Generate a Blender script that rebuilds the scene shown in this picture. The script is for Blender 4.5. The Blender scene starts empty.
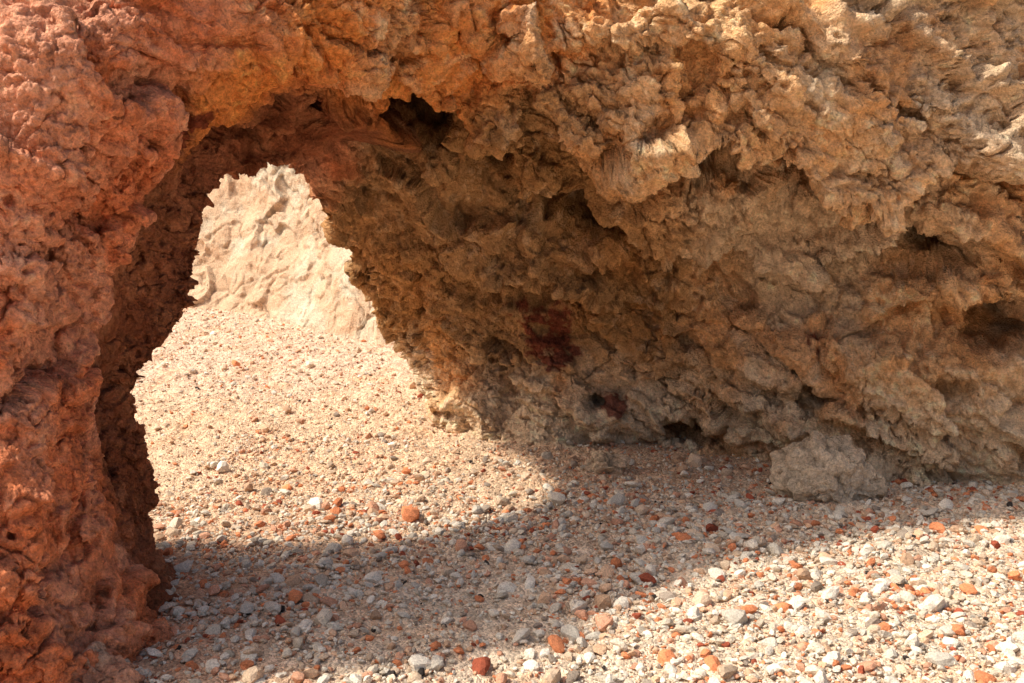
import bpy, math, numpy as np
from mathutils import Vector
rng=np.random.default_rng(7)
# ---------------- noise
TB=rng.random((64,64,64)).astype(np.float32)
TV=rng.random((64,64,64,3)).astype(np.float32)
TD=(rng.random((64,64,64,3)).astype(np.float32)-.5)*2
def vnoise(p):
    c=np.floor(p).astype(np.int32); f=(p-c).astype(np.float32)
    f=f*f*f*(f*(f*6-15)+10)
    x0,y0,z0=c[:,0]&63,c[:,1]&63,c[:,2]&63
    x1,y1,z1=(x0+1)&63,(y0+1)&63,(z0+1)&63
    fx,fy,fz=f[:,0],f[:,1],f[:,2]
    def L(a,b,t): return a+(b-a)*t
    r=L(L(L(TB[x0,y0,z0],TB[x1,y0,z0],fx),L(TB[x0,y1,z0],TB[x1,y1,z0],fx),fy),
        L(L(TB[x0,y0,z1],TB[x1,y0,z1],fx),L(TB[x0,y1,z1],TB[x1,y1,z1],fx),fy),fz)
    return r*2-1
def fbm(p,oct=4,g=.5,ridge=False):
    s=np.zeros(len(p),np.float32);a=1.;n=0
    R=np.array([[.8,.6,0],[-.48,.64,.6],[.36,-.48,.8]],np.float32)
    for i in range(oct):
        v=vnoise(p)
        if ridge: v=1-2*np.abs(v)
        s+=a*v; n+=a; a*=g
        p=p@R*2.03+17.3
    return s/n
def worley(p):
    c=np.floor(p-.5).astype(np.int32); n=len(p)
    F1=np.full(n,9.,np.float32);F2=np.full(n,9.,np.float32)
    idr=np.zeros(n,np.float32); off=np.zeros((n,3),np.float32); dr=np.zeros((n,3),np.float32)
    for dx in (0,1):
        for dy in (0,1):
            for dz in (0,1):
                cx,cy,cz=c[:,0]+dx,c[:,1]+dy,c[:,2]+dz
                i,j,k=cx&63,cy&63,cz&63
                q=TV[i,j,k]*.8+.1
                d=np.stack([p[:,0]-cx,p[:,1]-cy,p[:,2]-cz],1).astype(np.float32)-q
                dd=np.sqrt((d*d).sum(1))
                m=dd<F1
                F2=np.where(m,F1,np.minimum(F2,dd))
                F1=np.where(m,dd,F1)
                idr=np.where(m,TB[i,j,k],idr)
                off[m]=d[m]; dr[m]=TD[i,j,k][m]
    return F1,F2,idr,(off*dr).sum(1)
def sm(a,b,x):
    t=np.clip((x-a)/(b-a),0,1); return t*t*(3-2*t)
def mix(a,b,t):
    t=np.asarray(t)[:,None]; return a*(1-t)+b*t
C=lambda *c: np.array(c,np.float32)
def raw_mesh(name,V,F,col,mat,link=True,smooth=True):
    me=bpy.data.meshes.new(name)
    me.vertices.add(len(V)); me.vertices.foreach_set('co',V.astype(np.float32).ravel())
    k=F.shape[1]
    me.loops.add(F.size); me.loops.foreach_set('vertex_index',F.astype(np.int32).ravel())
    me.polygons.add(len(F)); me.polygons.foreach_set('loop_start',np.arange(0,F.size,k,dtype=np.int32))
    me.update(calc_edges=True)
    me.polygons.foreach_set('use_smooth',np.full(len(F),smooth,bool))
    if col is not None:
        a=me.color_attributes.new('Col','FLOAT_COLOR','POINT')
        a.data.foreach_set('color',np.concatenate([col,np.ones((len(col),1))],1).astype(np.float32).ravel())
    me.materials.append(mat)
    ob=bpy.data.objects.new(name,me)
    if link: bpy.context.scene.collection.objects.link(ob)
    return ob
def grid_mesh(name,P,col,mat):
    nu,nv=P.shape[:2]
    idx=np.arange(nu*nv).reshape(nu,nv)
    f=np.stack([idx[:-1,:-1],idx[:-1,1:],idx[1:,1:],idx[1:,:-1]],-1).reshape(-1,4)
    return raw_mesh(name,P.reshape(-1,3),f,col,mat)
def blur(A,r):
    if r<=0: return A
    for ax in (0,1):
        for _ in range(2):
            pad=[(0,0)]*A.ndim; pad[ax]=(r+1,r)
            B=np.cumsum(np.pad(A,pad,mode='edge'),axis=ax,dtype=np.float64)
            n=A.shape[ax]
            hi=np.take(B,np.arange(2*r+1,2*r+1+n),axis=ax); lo=np.take(B,np.arange(0,n),axis=ax)
            A=(hi-lo)/(2*r+1)
    return A
def gnormals(P,r=0):
    P=blur(P,r)
    du=np.gradient(P,axis=0); dv=np.gradient(P,axis=1)
    n=np.cross(du,dv); n/=np.linalg.norm(n,axis=2,keepdims=True)+1e-9
    return n
def cr_weights(counts,npts):
    rows=[]
    for s,c in enumerate(counts):
        for k in range(c):
            rows.append((s,k/c))
    rows.append((len(counts)-1,1.0))
    Wm=np.zeros((len(rows),npts))
    for r,(s,t) in enumerate(rows):
        w=[-.5*t+t*t-.5*t**3,1-2.5*t*t+1.5*t**3,.5*t+2*t*t-1.5*t**3,-.5*t*t+.5*t**3]
        for o,ww in zip((-1,0,1,2),w):
            Wm[r,min(max(s+o,0),npts-1)]+=ww
    return Wm,np.array([s+t for s,t in rows])
# ---------------- materials
def newmat(name):
    m=bpy.data.materials.new(name); m.use_nodes=True
    nt=m.node_tree; b=nt.nodes['Principled BSDF']
    b.inputs['Roughness'].default_value=.95; b.inputs['Specular IOR Level'].default_value=.15
    return m,nt,b
def N(nt,t,**k):
    n=nt.nodes.new(t)
    for a,v in k.items():
        if a in n.bl_rna.properties: setattr(n,a,v)
        else: n.inputs[a].default_value=v
    return n
def rock_mat(name,bump=.95,dist=.018):
    m,nt,b=newmat(name); L=nt.links.new
    at=N(nt,'ShaderNodeAttribute'); at.attribute_name='Col'
    tc=N(nt,'ShaderNodeNewGeometry')
    n1=N(nt,'ShaderNodeTexNoise'); n1.inputs['Scale'].default_value=60; n1.inputs['Detail'].default_value=4; n1.inputs['Roughness'].default_value=.8
    L(tc.outputs['Position'],n1.inputs['Vector'])
    v=N(nt,'ShaderNodeTexVoronoi'); v.inputs['Scale'].default_value=85; L(tc.outputs['Position'],v.inputs['Vector'])
    r=N(nt,'ShaderNodeMapRange'); L(n1.outputs['Fac'],r.inputs['Value'])
    for i,x in zip(('From Min','From Max','To Min','To Max'),(.3,.7,.58,1.38)): r.inputs[i].default_value=x
    vm=N(nt,'ShaderNodeVectorMath',operation='SCALE'); L(at.outputs['Color'],vm.inputs[0]); L(r.outputs[0],vm.inputs['Scale'])
    L(vm.outputs[0],b.inputs['Base Color'])
    ad=N(nt,'ShaderNodeMath',operation='MULTIPLY_ADD'); L(v.outputs['Distance'],ad.inputs[0]); ad.inputs[1].default_value=-.5; L(n1.outputs['Fac'],ad.inputs[2])
    bp=N(nt,'ShaderNodeBump'); bp.inputs['Strength'].default_value=bump; bp.inputs['Distance'].default_value=dist
    L(ad.outputs[0],bp.inputs['Height']); L(bp.outputs[0],b.inputs['Normal'])
    return m
rockm=rock_mat('rock')
# ---------------- arch body: loft of arch-shaped rings (metres), left foot -> crown -> right foot
R0=[(-2.4,4.4,-.4),(-2.4,4.4,.6),(-2.4,4.4,1.3),(-2.3,4.35,1.8),(-2.1,4.4,2.05),(-1.9,4.6,2.2),(-1.4,4.9,2.3),(-.5,5.6,2.4),(.2,6.9,2.0),(.3,8.8,1.1),(.1,9.4,-.2)]
R1=[(-1.71,4.40,0.09),(-1.66,4.30,0.56),(-1.65,4.30,0.87),(-1.47,4.40,1.15),(-1.43,4.50,1.43),(-1.41,4.65,1.66),(-1.28,4.85,1.76),(-1.12,5.25,1.77),(-1.01,6.40,1.33),(-.83,8.00,0.57),(-0.75,8.50,0.20)]
R2=[(-1.57,4.20,-0.03),(-1.65,4.10,0.47),(-1.67,4.10,0.82),(-1.57,4.20,1.19),(-1.49,4.30,1.44),(-1.45,4.40,1.69),(-1.25,4.65,1.90),(-0.92,5.20,2.01),(-0.67,6.10,1.46),(-0.51,6.80,0.59),(-0.46,6.80,0.06)]
R3=[(-1.35,4.05,-.05),(-1.61,3.9,.40),(-1.63,3.9,.82),(-1.57,3.95,1.25),(-1.48,4.05,1.55),(-1.31,4.15,1.81),(-1.07,4.5,2.01),(-.65,5.2,2.15),(-.24,5.75,1.45),(.06,6.35,.65),(.21,6.25,-.04)]
R4=[(-1.38,3.5,-.07),(-1.51,3.55,.51),(-1.56,3.65,.90),(-1.50,3.7,1.31),(-1.40,3.8,1.64),(-1.22,4.0,1.93),(-.86,4.35,2.09),(-.39,4.9,2.22),(.36,5.33,1.716),(.85,6.1,.876),(1.18,6.15,-.08)]
R5=[(-1.43,3.05,-.06),(-1.53,3.2,.48),(-1.61,3.4,.92),(-1.57,3.5,1.40),(-1.42,3.5,1.78),(-1.25,3.7,2.07),(-.85,4.15,2.29),(-.15,4.7,2.46),(.90,4.9,1.99),(1.67,5.77,1.095),(1.87,5.55,-.15)]
R6=[(-1.67,2.7,-.14),(-1.65,2.9,.52),(-1.75,3.1,.98),(-1.70,3.2,1.51),(-1.59,3.3,1.99),(-1.36,3.65,2.34),(-.85,4.25,2.56),(.13,4.85,2.74),(1.65,4.85,2.26),(2.48,5.3,1.35),(2.74,5.4,-.17)]
R7=[(-3.2,2.6,-.4),(-3.2,2.8,.7),(-3.2,3.0,1.5),(-3.2,3.1,2.0),(-2.8,3.3,2.3),(-2.0,3.7,2.45),(-1.1,4.35,2.6),(.5,5.0,2.85),(2.8,5.2,3.0),(4.0,5.2,1.6),(4.2,5.1,-.4)]
R8=[(-4.5,3.1,-.4),(-4.5,3.2,.8),(-4.4,3.3,1.6),(-4.2,3.4,2.1),(-3.4,3.6,2.4),(-2.1,4.0,2.5),(-1.2,4.5,2.6),(.7,5.4,3.0),(3.2,5.8,3.6),(5.5,5.2,2.5),(6,5,-.4)]
R9=[(-4.3,3.8,-.4),(-4.3,3.8,.8),(-4.1,3.8,1.5),(-3.9,3.8,2.0),(-3.2,4.0,2.25),(-2,4.3,2.35),(-1.2,4.75,2.45),(.6,5.9,2.8),(3.2,7.4,3.6),(7.5,7,3),(8,7,-.4)]
CP=np.array([R0,R1,R2,R3,R4,R5,R6,R7,R8,R9,R0])
rc=[40,110,130,150,200,210,110,30,25,25]
Wr,tr=cr_weights(rc,11)
Wa,ta=cr_weights([110,100,100,100,100,100,120,170,180,180],11)
P=np.einsum('ri,ijk,aj->rak',Wr,CP,Wa)
TR=np.repeat(tr[:,None],len(ta),1).ravel(); TA=np.repeat(ta[None],len(tr),0).ravel()
ORI=1.0
def disp(P,amt,r=0):
    n=gnormals(P,r)*ORI
    return P+n*np.asarray(amt).reshape(P.shape[0],P.shape[1],1)
nn=gnormals(P)
i,j=sum(rc[:4])+100,650
ORI=1.0 if nn[i,j,1]<0 else -1.0
def S(P): return P.reshape(-1,3).astype(np.float32)
p=S(P); X,Y,Z=p.T
right=sm(-.75,-.1,X)
warp=np.stack([fbm(p*1.3+s,3) for s in (0,31,57)],1)
ang=math.radians(-33); ca,sa=math.cos(ang),math.sin(ang)
def strat(p): return np.stack([(p[:,0]*ca+p[:,2]*sa),p[:,1],(-p[:,0]*sa+p[:,2]*ca)],1)
d=.14*fbm(p*.9+5,3)*(.5+.5*right)
q=strat(p)
s=q[:,2]*1.9+.5*Y+1.3*fbm(q*C(.7,.9,1.2)+3,3)
fr=s-np.floor(s); saw=np.where(fr<.2,sm(0,.2,fr),1-(fr-.2)/.8)
d+=right*.12*(saw-.5)
def ledge(pts,amp,wid,seed):
    Q=np.array(pts,np.float32)/100
    best=np.full(len(p),9.,np.float32); sg=np.zeros(len(p),np.float32)
    px=p[:,0]+.10*warp[:,0]; pz=p[:,2]+.10*warp[:,1]
    for a,b in zip(Q[:-1],Q[1:]):
        ab=b-a; l2=ab[0]**2+ab[2]**2
        t=np.clip(((px-a[0])*ab[0]+(pz-a[2])*ab[2])/l2,0,1)
        dx=px-(a[0]+t*ab[0]); dz=pz-(a[2]+t*ab[2]); dd=np.sqrt(dx*dx+dz*dz+(.4*(p[:,1]-(a[1]+t*ab[1])))**2)
        cr=ab[0]*dz-ab[2]*dx
        m=dd<best; best=np.where(m,dd,best); sg=np.where(m,np.sign(cr)*np.sqrt(dx*dx+dz*dz),sg)
    k=.8+.5*fbm(p*1.7+seed,2)
    up=sm(-.035,.035,sg)
    return amp*k*(up*np.exp(-best/wid)-(1-up)*.95*np.exp(-best/(wid*.7)))
d+=ledge([(-89,497,213),(-55,507,219),(-31,498,219),(4,519,196),(46,521,188),(94,502,198),(139,505,187),(180,520,168),(220,525,183),(250,525,178)],.33,.28,1)
d+=ledge([(-17,555,173),(27,558,159),(73,560,137),(117,555,135),(161,557,121),(213,549,141),(244,545,148),(273,541,126)],.21,.18,2)
d+=ledge([(-6,592,124),(53,600,103),(111,590,84),(162,575,47),(203,555,27)],.18,.16,3)
d+=ledge([(-36,457,245),(4,490,228),(62,485,233),(121,490,228),(189,495,239),(228,520,207)],.10,.15,4)
d+=ledge([(68,602,74),(127,595,45),(168,570,25)],.13,.12,5)
d+=ledge([(208,556,90),(239,552,107),(280,543,96)],.16,.13,6)
d-=.13*np.exp(-((Z-.03)/.10)**2)*sm(7.5,9,TA)*sm(3,3.6,TR)*sm(-.35,.2,warp[:,0]+.1)
feats=[(-62,525,207,.20,-.8),(-45,540,195,.13,-.5),(-100,655,141,.13,-.45),(20,562,158,.15,-.8),(50,565,144,.13,-.4),(121,605,17,.10,-.6),(233,549,135,.17,-.7),(106,612,15,.09,-.5),
(267,550,90,.17,-.4),(148,530,159,.12,-.55),(99,523,173,.14,-.5),(-145,417,161,.1,-.18),(56,622,33,.06,-.25),(177,567,45,.09,-.3),(251,551,57,.10,-.25),(-6,545,178,.10,-.4),(155,500,216,.08,-.3),
(53,495,216,.35,.12),(178,513,197,.35,.12),(125,595,62,.3,.10),(208,560,61,.3,.14),(-35,568,162,.2,.08)]
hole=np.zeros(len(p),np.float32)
for fx,fy,fz,r,a in feats:
    q=(p-C(fx/100,fy/100,fz/100))*C(.85,.6,1.15); q=q+warp*r*.9
    g=np.exp(-((q*q).sum(1)/(r*r))**1.5) if a<0 else np.exp(-(q*q).sum(1)/(r*r))
    d+=a*g
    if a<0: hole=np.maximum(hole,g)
P=disp(P,d,5); D1=d
# large broken planes
calm=1-.45*sm(4.3,3.4,TR)*sm(6.5,5.5,TA)-.2*sm(6.5,5.5,TA)
p=S(P); q=strat(p)*C(1,1,1.6)
w1=np.stack([fbm(p*2.6+s,3) for s in (3,35,59)],1)
F1,F2,idr,pl=worley(q*1.9+w1*.6)
e=(F2-F1)
F1b,F2b,idrb,plb=worley(q*4.7+w1*.7+9)
rough=.3+.7*sm(-.1,.35,fbm(p*1.5+19,3))
D2=.065*(idr-.5)+.15*pl-.04*np.exp(-e*24)+.065*plb+.03*(idrb-.5)-.02*np.exp(-(F2b-F1b)*20)+.012*fbm(q*2.4+3,3)+.032*rough*fbm(q*2.4+3,6,.56,ridge=True)
D2=blur((D2*calm).reshape(P.shape[:2]),1).ravel()
P=disp(P,D2,12)
# medium crumbly surface
p=S(P); q=strat(p)*C(1,1,1.4)
w2=np.stack([fbm(p*8+s,3) for s in (0,31,57)],1)
F1,F2,idr,pl=worley(q*11+w2*.5)
mask=.45+.55*sm(-.2,.3,fbm(p*1.9+9,2))
crack=np.exp(-(fbm(q*2.8+70,4)/.016)**2)*sm(-.05,.15,fbm(p*1.4+50,2))
pit=sm(.34,.12,F1)*(idr>.66)
D3=mask*(.014*(idr-.5)+.038*pl-.055*pit-.010*np.exp(-(F2-F1)*16))+.012*fbm(p*7,5,.55)+rough*(.024*fbm(p*7,6,.64)+.016*fbm(p*12+8,4,ridge=True))-.05*crack
P=disp(P,D3*(.5+.5*calm),5)
p=S(P)
F1,F2,idr,pl=worley(p*26+w2*.5)
m2=.4+.6*sm(-.15,.3,fbm(p*2.6+40,2))
D4=m2*(.011*(.7-F1)+.013*(idr-.5)+.011*pl)
F1,F2,idr,pl=worley(p*60)
D4+=.007*(1-1.4*F1)*m2+.006*fbm(p*50,2)
P=disp(P,D4,2)
# colours
p=S(P); X,Y,Z=p.T
n1=fbm(p*1.2+11,4); n2=fbm(p*3.5+21,4); n3=fbm(p*9+31,4); n4=fbm(p*24+3,3)
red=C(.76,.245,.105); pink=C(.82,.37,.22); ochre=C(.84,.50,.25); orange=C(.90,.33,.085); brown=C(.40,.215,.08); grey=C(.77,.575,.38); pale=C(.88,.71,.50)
col=mix(np.tile(ochre,(len(p),1)),grey,sm(-.15,.3,n1+.35*sm(.3,2.6,X)-.1))
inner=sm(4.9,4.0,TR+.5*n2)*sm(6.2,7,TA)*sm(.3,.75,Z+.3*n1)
col=mix(col,brown,inner*.85)  # shading of the overhung interior wall painted in as darker brown
col=mix(col,pale,sm(.7,.2,Z+.3*n2)*sm(-1.2,-.6,X)*.6)
wr=sm(-.55,-1.0,X+.35*n1+.15*n2-.12*(Z-1.6))*sm(6.,5.2,Y)
col=mix(col,mix(np.tile(red,(len(p),1)),pink,sm(-.25,.3,n2)),wr)
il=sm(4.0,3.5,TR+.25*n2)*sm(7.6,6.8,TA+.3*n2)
col=mix(col,mix(np.tile(C(.25,.085,.04),(len(p),1)),C(.40,.16,.075),sm(-.1,.4,n3)),il*.9)  # inner pillar and arch underside: their shadow painted as dark red-brown
def spot(x,y,z,r): 
    q=p-C(x,y,z); return np.exp(-(q*q).sum(1)/(r*r))
so=spot(-.19,4.72,2.41,.35)+spot(-.54,4.89,2.21,.3)+spot(.23,4.82,2.45,.25)+spot(-1.08,4.2,1.98,.3)+spot(-.76,4.24,2.31,.25)
col=mix(col,orange,np.clip(so*1.3+n2*.9-.1,0,.92)*sm(.05,.2,so))
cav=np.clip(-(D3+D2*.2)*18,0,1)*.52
col=col*(1-cav[:,None]*C(.42,.56,.64))  # crevice shade painted into the colour, along with reddish staining
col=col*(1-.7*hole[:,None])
col=mix(col,pale,sm(.15,.5,n3+.4*n4)*.42*(1-.8*wr)*(1-.8*np.maximum(il,inner*.7)))
col=mix(col,C(.78,.36,.12),sm(.12,.42,fbm(p*2.3+77,3))*.55*(1-wr)*(1-.6*inner))
sr=spot(.22,6.2,.74,.18)+.9*spot(.65,6.2,.33,.10)+.8*spot(.08,6.1,.98,.13)+.6*spot(1.76,5.7,.77,.07)+.6*spot(-1.24,4.01,1.89,.15)+.6*spot(.32,6.2,.6,.10)
col=mix(col,C(.15,.022,.014),np.clip(sr*2.8+n3*3.2+n4*1.2-1.15,0,.88)*sm(.05,.2,sr))
col=col*(1+.38*n4[:,None])
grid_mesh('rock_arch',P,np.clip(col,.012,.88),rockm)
# ---------------- ground
def G(x,y):
    x=np.asarray(x,np.float32);y=np.asarray(y,np.float32)
    t=np.clip(y-5.6,0,7); g=.125*(t-(1-np.exp(-t*1.5))*.5)
    p=np.stack([x,y,np.zeros_like(x)],1)
    return g+.035*fbm(p*.9,3)+.014*fbm(p*4,3)
def axis(a,b,n,far,k):
    c=np.linspace(a,b,n); g=np.geomspace(c[1]-c[0],far,k)
    return np.concatenate([(a-np.cumsum(g))[::-1],c,b+np.cumsum(g)])
xs=axis(-3.3,4.2,800,150,45); ys=axis(2.4,10.8,750,150,45)
gx,gy=np.meshgrid(xs,ys,indexing='ij')
fx,fy=gx.ravel(),gy.ravel()
z=G(fx,fy)
p=np.stack([fx,fy,z*0],1).astype(np.float32)
F1,F2,idr,pl=worley(p*30+.3*np.stack([vnoise(p*20)]*3,1))
near=(np.abs(fx)<6)&(fy>0)&(fy<12)
z=z+np.where(near,.013*(1-1.4*F1)*(idr>.35)+.016*fbm(p*14,4,.6),0)
n1=fbm(p*1.1+3,3);n2=fbm(p*5+9,3);n3=fbm(p*18,3)
sand=C(.72,.51,.34); gsand=C(.74,.59,.44); rsand=C(.58,.33,.20)
gc=mix(np.tile(sand,(len(p),1)),gsand,sm(5.6,4.2,fy-.35*fx+n1))
gc=mix(gc,C(.76,.54,.40),sm(6.8,8.2,fy+.5*n1)*.8)
gc=mix(gc,rsand,sm(-.3,-1.3,fx+.4*n1)*sm(5.2,4.4,fy)*.75)
gc=mix(gc,C(.68,.40,.22),sm(.1,.5,n2)*.4)*(1+.35*n3[:,None])
gm,nt,b=newmat('gravel_ground'); L=nt.links.new
at=N(nt,'ShaderNodeAttribute'); at.attribute_name='Col'; tc=N(nt,'ShaderNodeNewGeometry')
v=N(nt,'ShaderNodeTexVoronoi'); v.inputs['Scale'].default_value=95
n_=N(nt,'ShaderNodeTexNoise'); n_.inputs['Scale'].default_value=150; n_.inputs['Detail'].default_value=3
for q in (v,n_): L(tc.outputs['Position'],q.inputs['Vector'])
sx=N(nt,'ShaderNodeSeparateColor'); L(v.outputs['Color'],sx.inputs[0])
r=N(nt,'ShaderNodeMapRange'); L(sx.outputs[0],r.inputs['Value']); r.inputs['To Min'].default_value=.6; r.inputs['To Max'].default_value=1.3
vm=N(nt,'ShaderNodeVectorMath',operation='SCALE'); L(at.outputs['Color'],vm.inputs[0]); L(r.outputs[0],vm.inputs['Scale']); L(vm.outputs[0],b.inputs['Base Color'])
ad=N(nt,'ShaderNodeMath',operation='MULTIPLY_ADD'); L(v.outputs['Distance'],ad.inputs[0]); ad.inputs[1].default_value=-1; L(n_.outputs['Fac'],ad.inputs[2])
bp=N(nt,'ShaderNodeBump'); bp.inputs['Strength'].default_value=.8; bp.inputs['Distance'].default_value=.01
L(ad.outputs[0],bp.inputs['Height']); L(bp.outputs[0],b.inputs['Normal'])
grid_mesh('ground',np.stack([gx,gy,z.reshape(gx.shape)],2),np.clip(gc,.02,.9),gm)
# ---------------- back cliff
base=np.array([(-9,17),(-7,14),(-5.2,11.6),(-3.4,10.3),(-2.2,9.5),(-1.1,8.9),(.2,8.6),(2,8.8)],float)
cs,_=cr_weights([20,30,60,140,180,150,50],8); bl=cs@base
hs=np.linspace(-.5,4.2,330)
lean=lambda h: .12*h+.25*np.maximum(h-.2,0)**.8
tx=np.gradient(bl,axis=0); tx/=np.linalg.norm(tx,axis=1,keepdims=True)
bn=np.stack([-tx[:,1],tx[:,0]],1)
if bn[300,1]<0: bn=-bn
Pc=np.zeros((len(bl),len(hs),3)); 
Pc[:,:,0]=bl[:,0,None]+bn[:,0,None]*lean(hs)[None]; Pc[:,:,1]=bl[:,1,None]+bn[:,1,None]*lean(hs)[None]; Pc[:,:,2]=hs[None]+.3
nn=gnormals(Pc); ORI=1.0 if nn[300,100,1]<0 else -1.0
p=S(Pc); Pc=disp(Pc,.2*fbm(p*.8+9,4)); p=S(Pc)
w1=np.stack([fbm(p*2.6+s,3) for s in (3,35,59)],1)
F1,F2,idr,pl=worley(p*C(1.6,1.6,2.2)+.4*w1); Dc=.06*pl+.012*idr+.04*fbm(p*2+5,5,.55); Pc=disp(Pc,Dc,8); p=S(Pc)
F1,F2,idr,pl=worley(p*6+.5*w1); D=.016*pl+.030*fbm(p*6,5,.68)-.02*np.exp(-(fbm(p*1.8+7,4)/.03)**2); Pc=disp(Pc,D,5); p=S(Pc)
cc=mix(np.tile(C(.80,.68,.51),(len(p),1)),C(.76,.54,.36),sm(-.1,.35,fbm(p*1.3+4,4)+.5*fbm(p*6,4)))*(1-np.clip(-D*10,0,.4))[:,None]
grid_mesh('cliff',Pc,cc,rockm)
# ---------------- stones
def ico(sub):
    import bmesh
    bm=bmesh.new(); bmesh.ops.create_icosphere(bm,subdivisions=sub,radius=1)
    V=np.array([v.co[:] for v in bm.verts]); F=np.array([[v.index for v in f.verts] for f in bm.faces]); bm.free(); return V,F
def stone_shape(sub,seed,dims,rough=1.0,lo=.45):
    V,F=ico(sub); r=np.random.default_rng(seed); D=V.copy()
    rad=np.ones(len(V))
    for k in range(9):
        n=r.normal(size=3); n/=np.linalg.norm(n); h=r.uniform(lo,.85)
        c=D@n; rad=np.where(c*rad>h,h/np.maximum(c,1e-3),rad)
    V=D*rad[:,None]
    V=V*(1+.14*rough*fbm((D*1.6+seed*3.1).astype(np.float32),4))[:,None]
    return V*np.array(dims),F
pm,nt,b=newmat('pebble'); L=nt.links.new
at=N(nt,'ShaderNodeAttribute'); at.attribute_name='pcol'; at.attribute_type='INSTANCER'
tc=N(nt,'ShaderNodeNewGeometry'); n_=N(nt,'ShaderNodeTexNoise'); n_.inputs['Scale'].default_value=160; n_.inputs['Detail'].default_value=3; L(tc.outputs['Position'],n_.inputs['Vector'])
r=N(nt,'ShaderNodeMapRange'); L(n_.outputs['Fac'],r.inputs['Value']); r.inputs['From Min'].default_value=.3;r.inputs['From Max'].default_value=.7; r.inputs['To Min'].default_value=.65; r.inputs['To Max'].default_value=1.15
vm=N(nt,'ShaderNodeVectorMath',operation='SCALE'); L(at.outputs['Color'],vm.inputs[0]); L(r.outputs[0],vm.inputs['Scale']); L(vm.outputs[0],b.inputs['Base Color'])
bp=N(nt,'ShaderNodeBump'); bp.inputs['Strength'].default_value=.6; bp.inputs['Distance'].default_value=.005; L(n_.outputs['Fac'],bp.inputs['Height']); L(bp.outputs[0],b.inputs['Normal'])
colln=bpy.data.collections.new('pebble_shapes')
for k in range(12):
    r_=np.random.default_rng(100+k)
    V,F=stone_shape(2,k+1,(1,r_.uniform(.6,1),r_.uniform(.45,.8)),lo=.4)
    V=V/np.abs(V).max()
    ob=raw_mesh('pebble_shape_%02d'%k,V,F,None,pm,link=False,smooth=False); colln.objects.link(ob)
n1_=90000; n2_=60000
px=np.concatenate([rng.uniform(-1.9,4.,n1_),rng.uniform(-4.,1.2,n2_)])
py=np.concatenate([rng.uniform(2.7,6.5,n1_),rng.uniform(4.6,10.2,n2_)])
pp=np.stack([px,py,px*0],1).astype(np.float32)
frontness=sm(6.0,4.4,py-.3*px+.6*fbm(pp*1.2+4,2))
sz=np.exp(rng.normal(-5.12,.60,len(px)))*(.85+.35*frontness)
big=rng.random(len(px)); sz=np.where(big<.018,sz*2.9,sz); sz=np.clip(sz,.0035,.042)
keep=rng.random(len(px))<(.55+.4*frontness)*np.clip(.8+.8*fbm(pp*2.5+8,3),.25,1)
px,py,sz,frontness=px[keep],py[keep],sz[keep],frontness[keep]
pal=np.array([(.88,.80,.67),(.80,.69,.54),(.78,.59,.42),(.78,.51,.33),(.78,.42,.27),(.80,.30,.14),(.42,.34,.27),(.06,.05,.045),(.42,.11,.06)])
pA=np.array([.27,.25,.18,.12,.11,.065,.05,.005,.015]); pB=np.array([.12,.15,.26,.26,.11,.04,.07,.005,.015])
ci=np.where(rng.random(len(px))<frontness,rng.choice(9,len(px),p=pA/pA.sum()),rng.choice(9,len(px),p=pB/pB.sum()))
pc=pal[ci]*rng.uniform(.65,1.05,(len(px),1))
sz=np.where((ci==5)|(ci==0)|(ci==8),sz*1.3,sz)
pz=G(px,py)+sz*.25+.004
# conspicuous larger stones: x, y, size, colour
B=[(1.29,5.24,.055,8),(2.30,5.08,.085,0),(1.88,3.90,.06,5),(1.85,3.62,.05,3),(.54,3.30,.055,5),(.70,3.66,.055,0),(-.16,5.02,.07,6),(1.11,5.9,.09,2),(.53,3.90,.045,5),(.23,4.02,.03,5),(1.30,4.74,.06,3),(1.09,4.82,.035,0),(.20,3.98,.04,1),(.82,4.16,.04,3),
(1.25,4.38,.035,4),(1.41,3.98,.03,5),(.59,5.28,.06,1),(.17,5.90,.03,3),(-.53,5.90,.05,2),(-.13,3.92,.02,7),(-.46,4.20,.03,5),(-.98,3.78,.03,5),(-.79,3.78,.04,4),(.06,3.38,.04,0),(1.06,3.74,.045,5),(.68,3.32,.04,5),
(-1.67,8.10,.06,1),(-1.52,7.84,.05,0),(-1.72,7.98,.04,2),(-1.38,7.64,.05,1),(-1.25,7.30,.04,2),(1.0,3.52,.03,5),(1.49,3.78,.03,4),(1.41,5.84,.04,3),(.67,5.02,.05,2),(.10,5.30,.05,6),(.04,5.36,.04,3)]
B=np.array(B); bx,by=B[:,0],B[:,1]
px=np.append(px,bx);py=np.append(py,by);pz=np.append(pz,G(bx,by)+.015)
sz=np.append(sz,B[:,2]*.72); pc=np.vstack([pc,pal[B[:,3].astype(int)]])
n=len(px)
me=bpy.data.meshes.new('pebbles'); me.vertices.add(n); me.vertices.foreach_set('co',np.stack([px,py,pz],1).astype(np.float32).ravel())
a=me.attributes.new('pcol','FLOAT_COLOR','POINT'); a.data.foreach_set('color',np.hstack([pc,np.ones((n,1))]).astype(np.float32).ravel())
a=me.attributes.new('rot','FLOAT_VECTOR','POINT'); a.data.foreach_set('vector',np.stack([rng.normal(0,.35,n),rng.normal(0,.35,n),rng.uniform(0,6.28,n)],1).astype(np.float32).ravel())
a=me.attributes.new('scl','FLOAT_VECTOR','POINT'); a.data.foreach_set('vector',np.stack([sz,sz*rng.uniform(.75,1.1,n),sz*rng.uniform(.7,1.1,n)],1).astype(np.float32).ravel())
a=me.attributes.new('idx','INT','POINT'); a.data.foreach_set('value',rng.integers(0,12,n).astype(np.int32))
pob=bpy.data.objects.new('pebbles',me); bpy.context.scene.collection.objects.link(pob)
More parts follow.
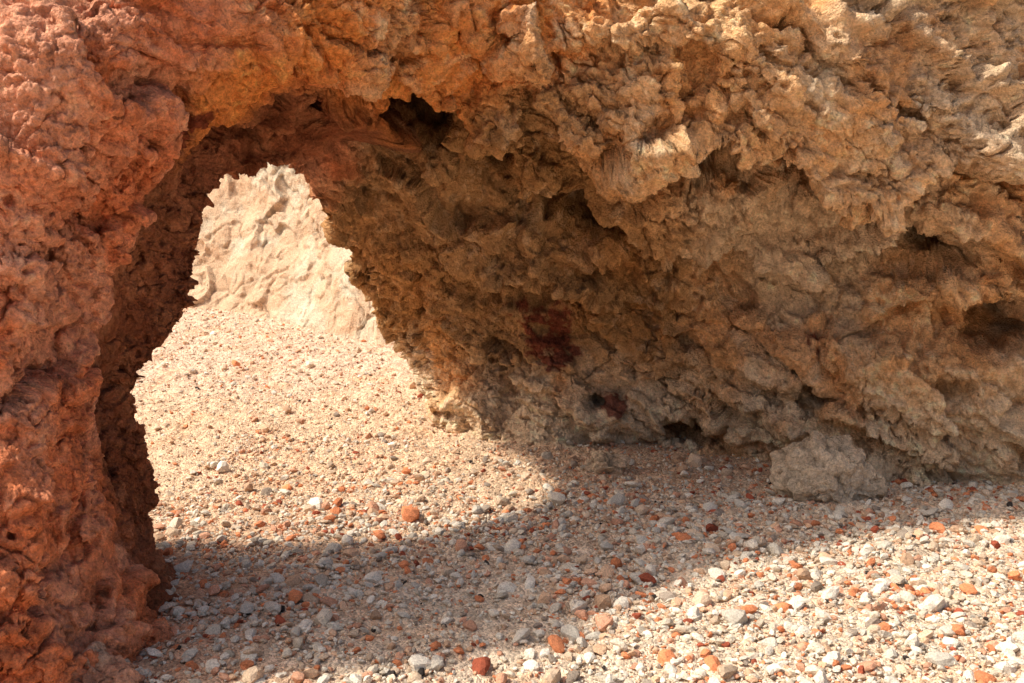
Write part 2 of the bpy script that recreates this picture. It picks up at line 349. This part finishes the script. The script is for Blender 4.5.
ng=bpy.data.node_groups.new('scatter','GeometryNodeTree')
ng.interface.new_socket('Geometry',in_out='INPUT',socket_type='NodeSocketGeometry'); ng.interface.new_socket('Geometry',in_out='OUTPUT',socket_type='NodeSocketGeometry')
gi=ng.nodes.new('NodeGroupInput'); go=ng.nodes.new('NodeGroupOutput'); ip=ng.nodes.new('GeometryNodeInstanceOnPoints'); ci_=ng.nodes.new('GeometryNodeCollectionInfo')
ci_.inputs['Collection'].default_value=colln; ci_.inputs['Separate Children'].default_value=True; ci_.inputs['Reset Children'].default_value=True
def na(nm,t):
    q=ng.nodes.new('GeometryNodeInputNamedAttribute'); q.data_type=t; q.inputs['Name'].default_value=nm; return q.outputs['Attribute']
ng.links.new(gi.outputs[0],ip.inputs['Points']); ng.links.new(ci_.outputs[0],ip.inputs['Instance']); ip.inputs['Pick Instance'].default_value=True
ng.links.new(na('idx','INT'),ip.inputs['Instance Index']); ng.links.new(na('rot','FLOAT_VECTOR'),ip.inputs['Rotation']); ng.links.new(na('scl','FLOAT_VECTOR'),ip.inputs['Scale'])
ng.links.new(ip.outputs[0],go.inputs[0])
md=pob.modifiers.new('scatter','NODES'); md.node_group=ng
# boulders
def boulder(name,x,y,dims,seed,c1,c2,sink=.3):
    V,F=stone_shape(6,seed,dims,1.6,.55)
    z=float(G([x],[y])[0])
    p=V.astype(np.float32)
    F1,F2,idr,pl=worley(p*12+seed+.5*np.stack([fbm(p*9+s,2) for s in (0,5,9)],1)); nrm=V/np.linalg.norm(V,axis=1,keepdims=True)
    D=.03*pl+.012*(idr-.5)+.03*fbm(p*14,4,.6)-.012*np.exp(-(F2-F1)*14)
    V=V+nrm*D[:,None]
    col=mix(np.tile(c1,(len(V),1)),c2,sm(-.2,.4,fbm(p*6+seed,3)))*(1-np.clip(-D*15,0,.4))[:,None]
    ob=raw_mesh(name,V,F,col,rockm); ob.location=(x,y,z+dims[2]*sink)
boulder('boulder',1.73,5.30,(.29,.2,.27),3,C(.86,.69,.50),C(.72,.56,.39),.42)
boulder('rock',.56,5.76,(.14,.10,.10),5,C(.8,.6,.4),C(.7,.52,.37))
boulder('rock',-1.37,3.12,(.15,.12,.09),8,C(.74,.38,.24),C(.7,.46,.32))
# ---------------- light, world, camera
EL=math.radians(52); AZ=math.radians(-97)
sd=np.array([math.sin(AZ)*math.cos(EL),math.cos(AZ)*math.cos(EL),math.sin(EL)])
sl=bpy.data.lights.new('sun','SUN'); sl.energy=4.3; sl.angle=math.radians(3); sl.color=(1,.92,.79)
so_=bpy.data.objects.new('sun',sl); so_.rotation_euler=Vector(sd).to_track_quat('Z','Y').to_euler(); bpy.context.scene.collection.objects.link(so_)
w=bpy.data.worlds.new('World'); bpy.context.scene.world=w; w.use_nodes=True; nt=w.node_tree
sk=nt.nodes.new('ShaderNodeTexSky'); sk.sky_type='NISHITA'; sk.sun_disc=False; sk.sun_elevation=EL; sk.sun_rotation=AZ; sk.dust_density=8; sk.air_density=1
bg=nt.nodes['Background']; bg.inputs['Strength'].default_value=.145; nt.links.new(sk.outputs[0],bg.inputs[0])
cam=bpy.data.cameras.new('camera'); cam.lens=35; cam.sensor_width=36; cam.clip_end=3000
co=bpy.data.objects.new('camera',cam); co.location=(0,0,1.6); co.rotation_euler=(math.radians(82),0,0); bpy.context.scene.collection.objects.link(co)
bpy.context.scene.camera=co
sc=bpy.context.scene; sc.view_settings.view_transform='Standard'; sc.view_settings.look='None'; sc.view_settings.exposure=0
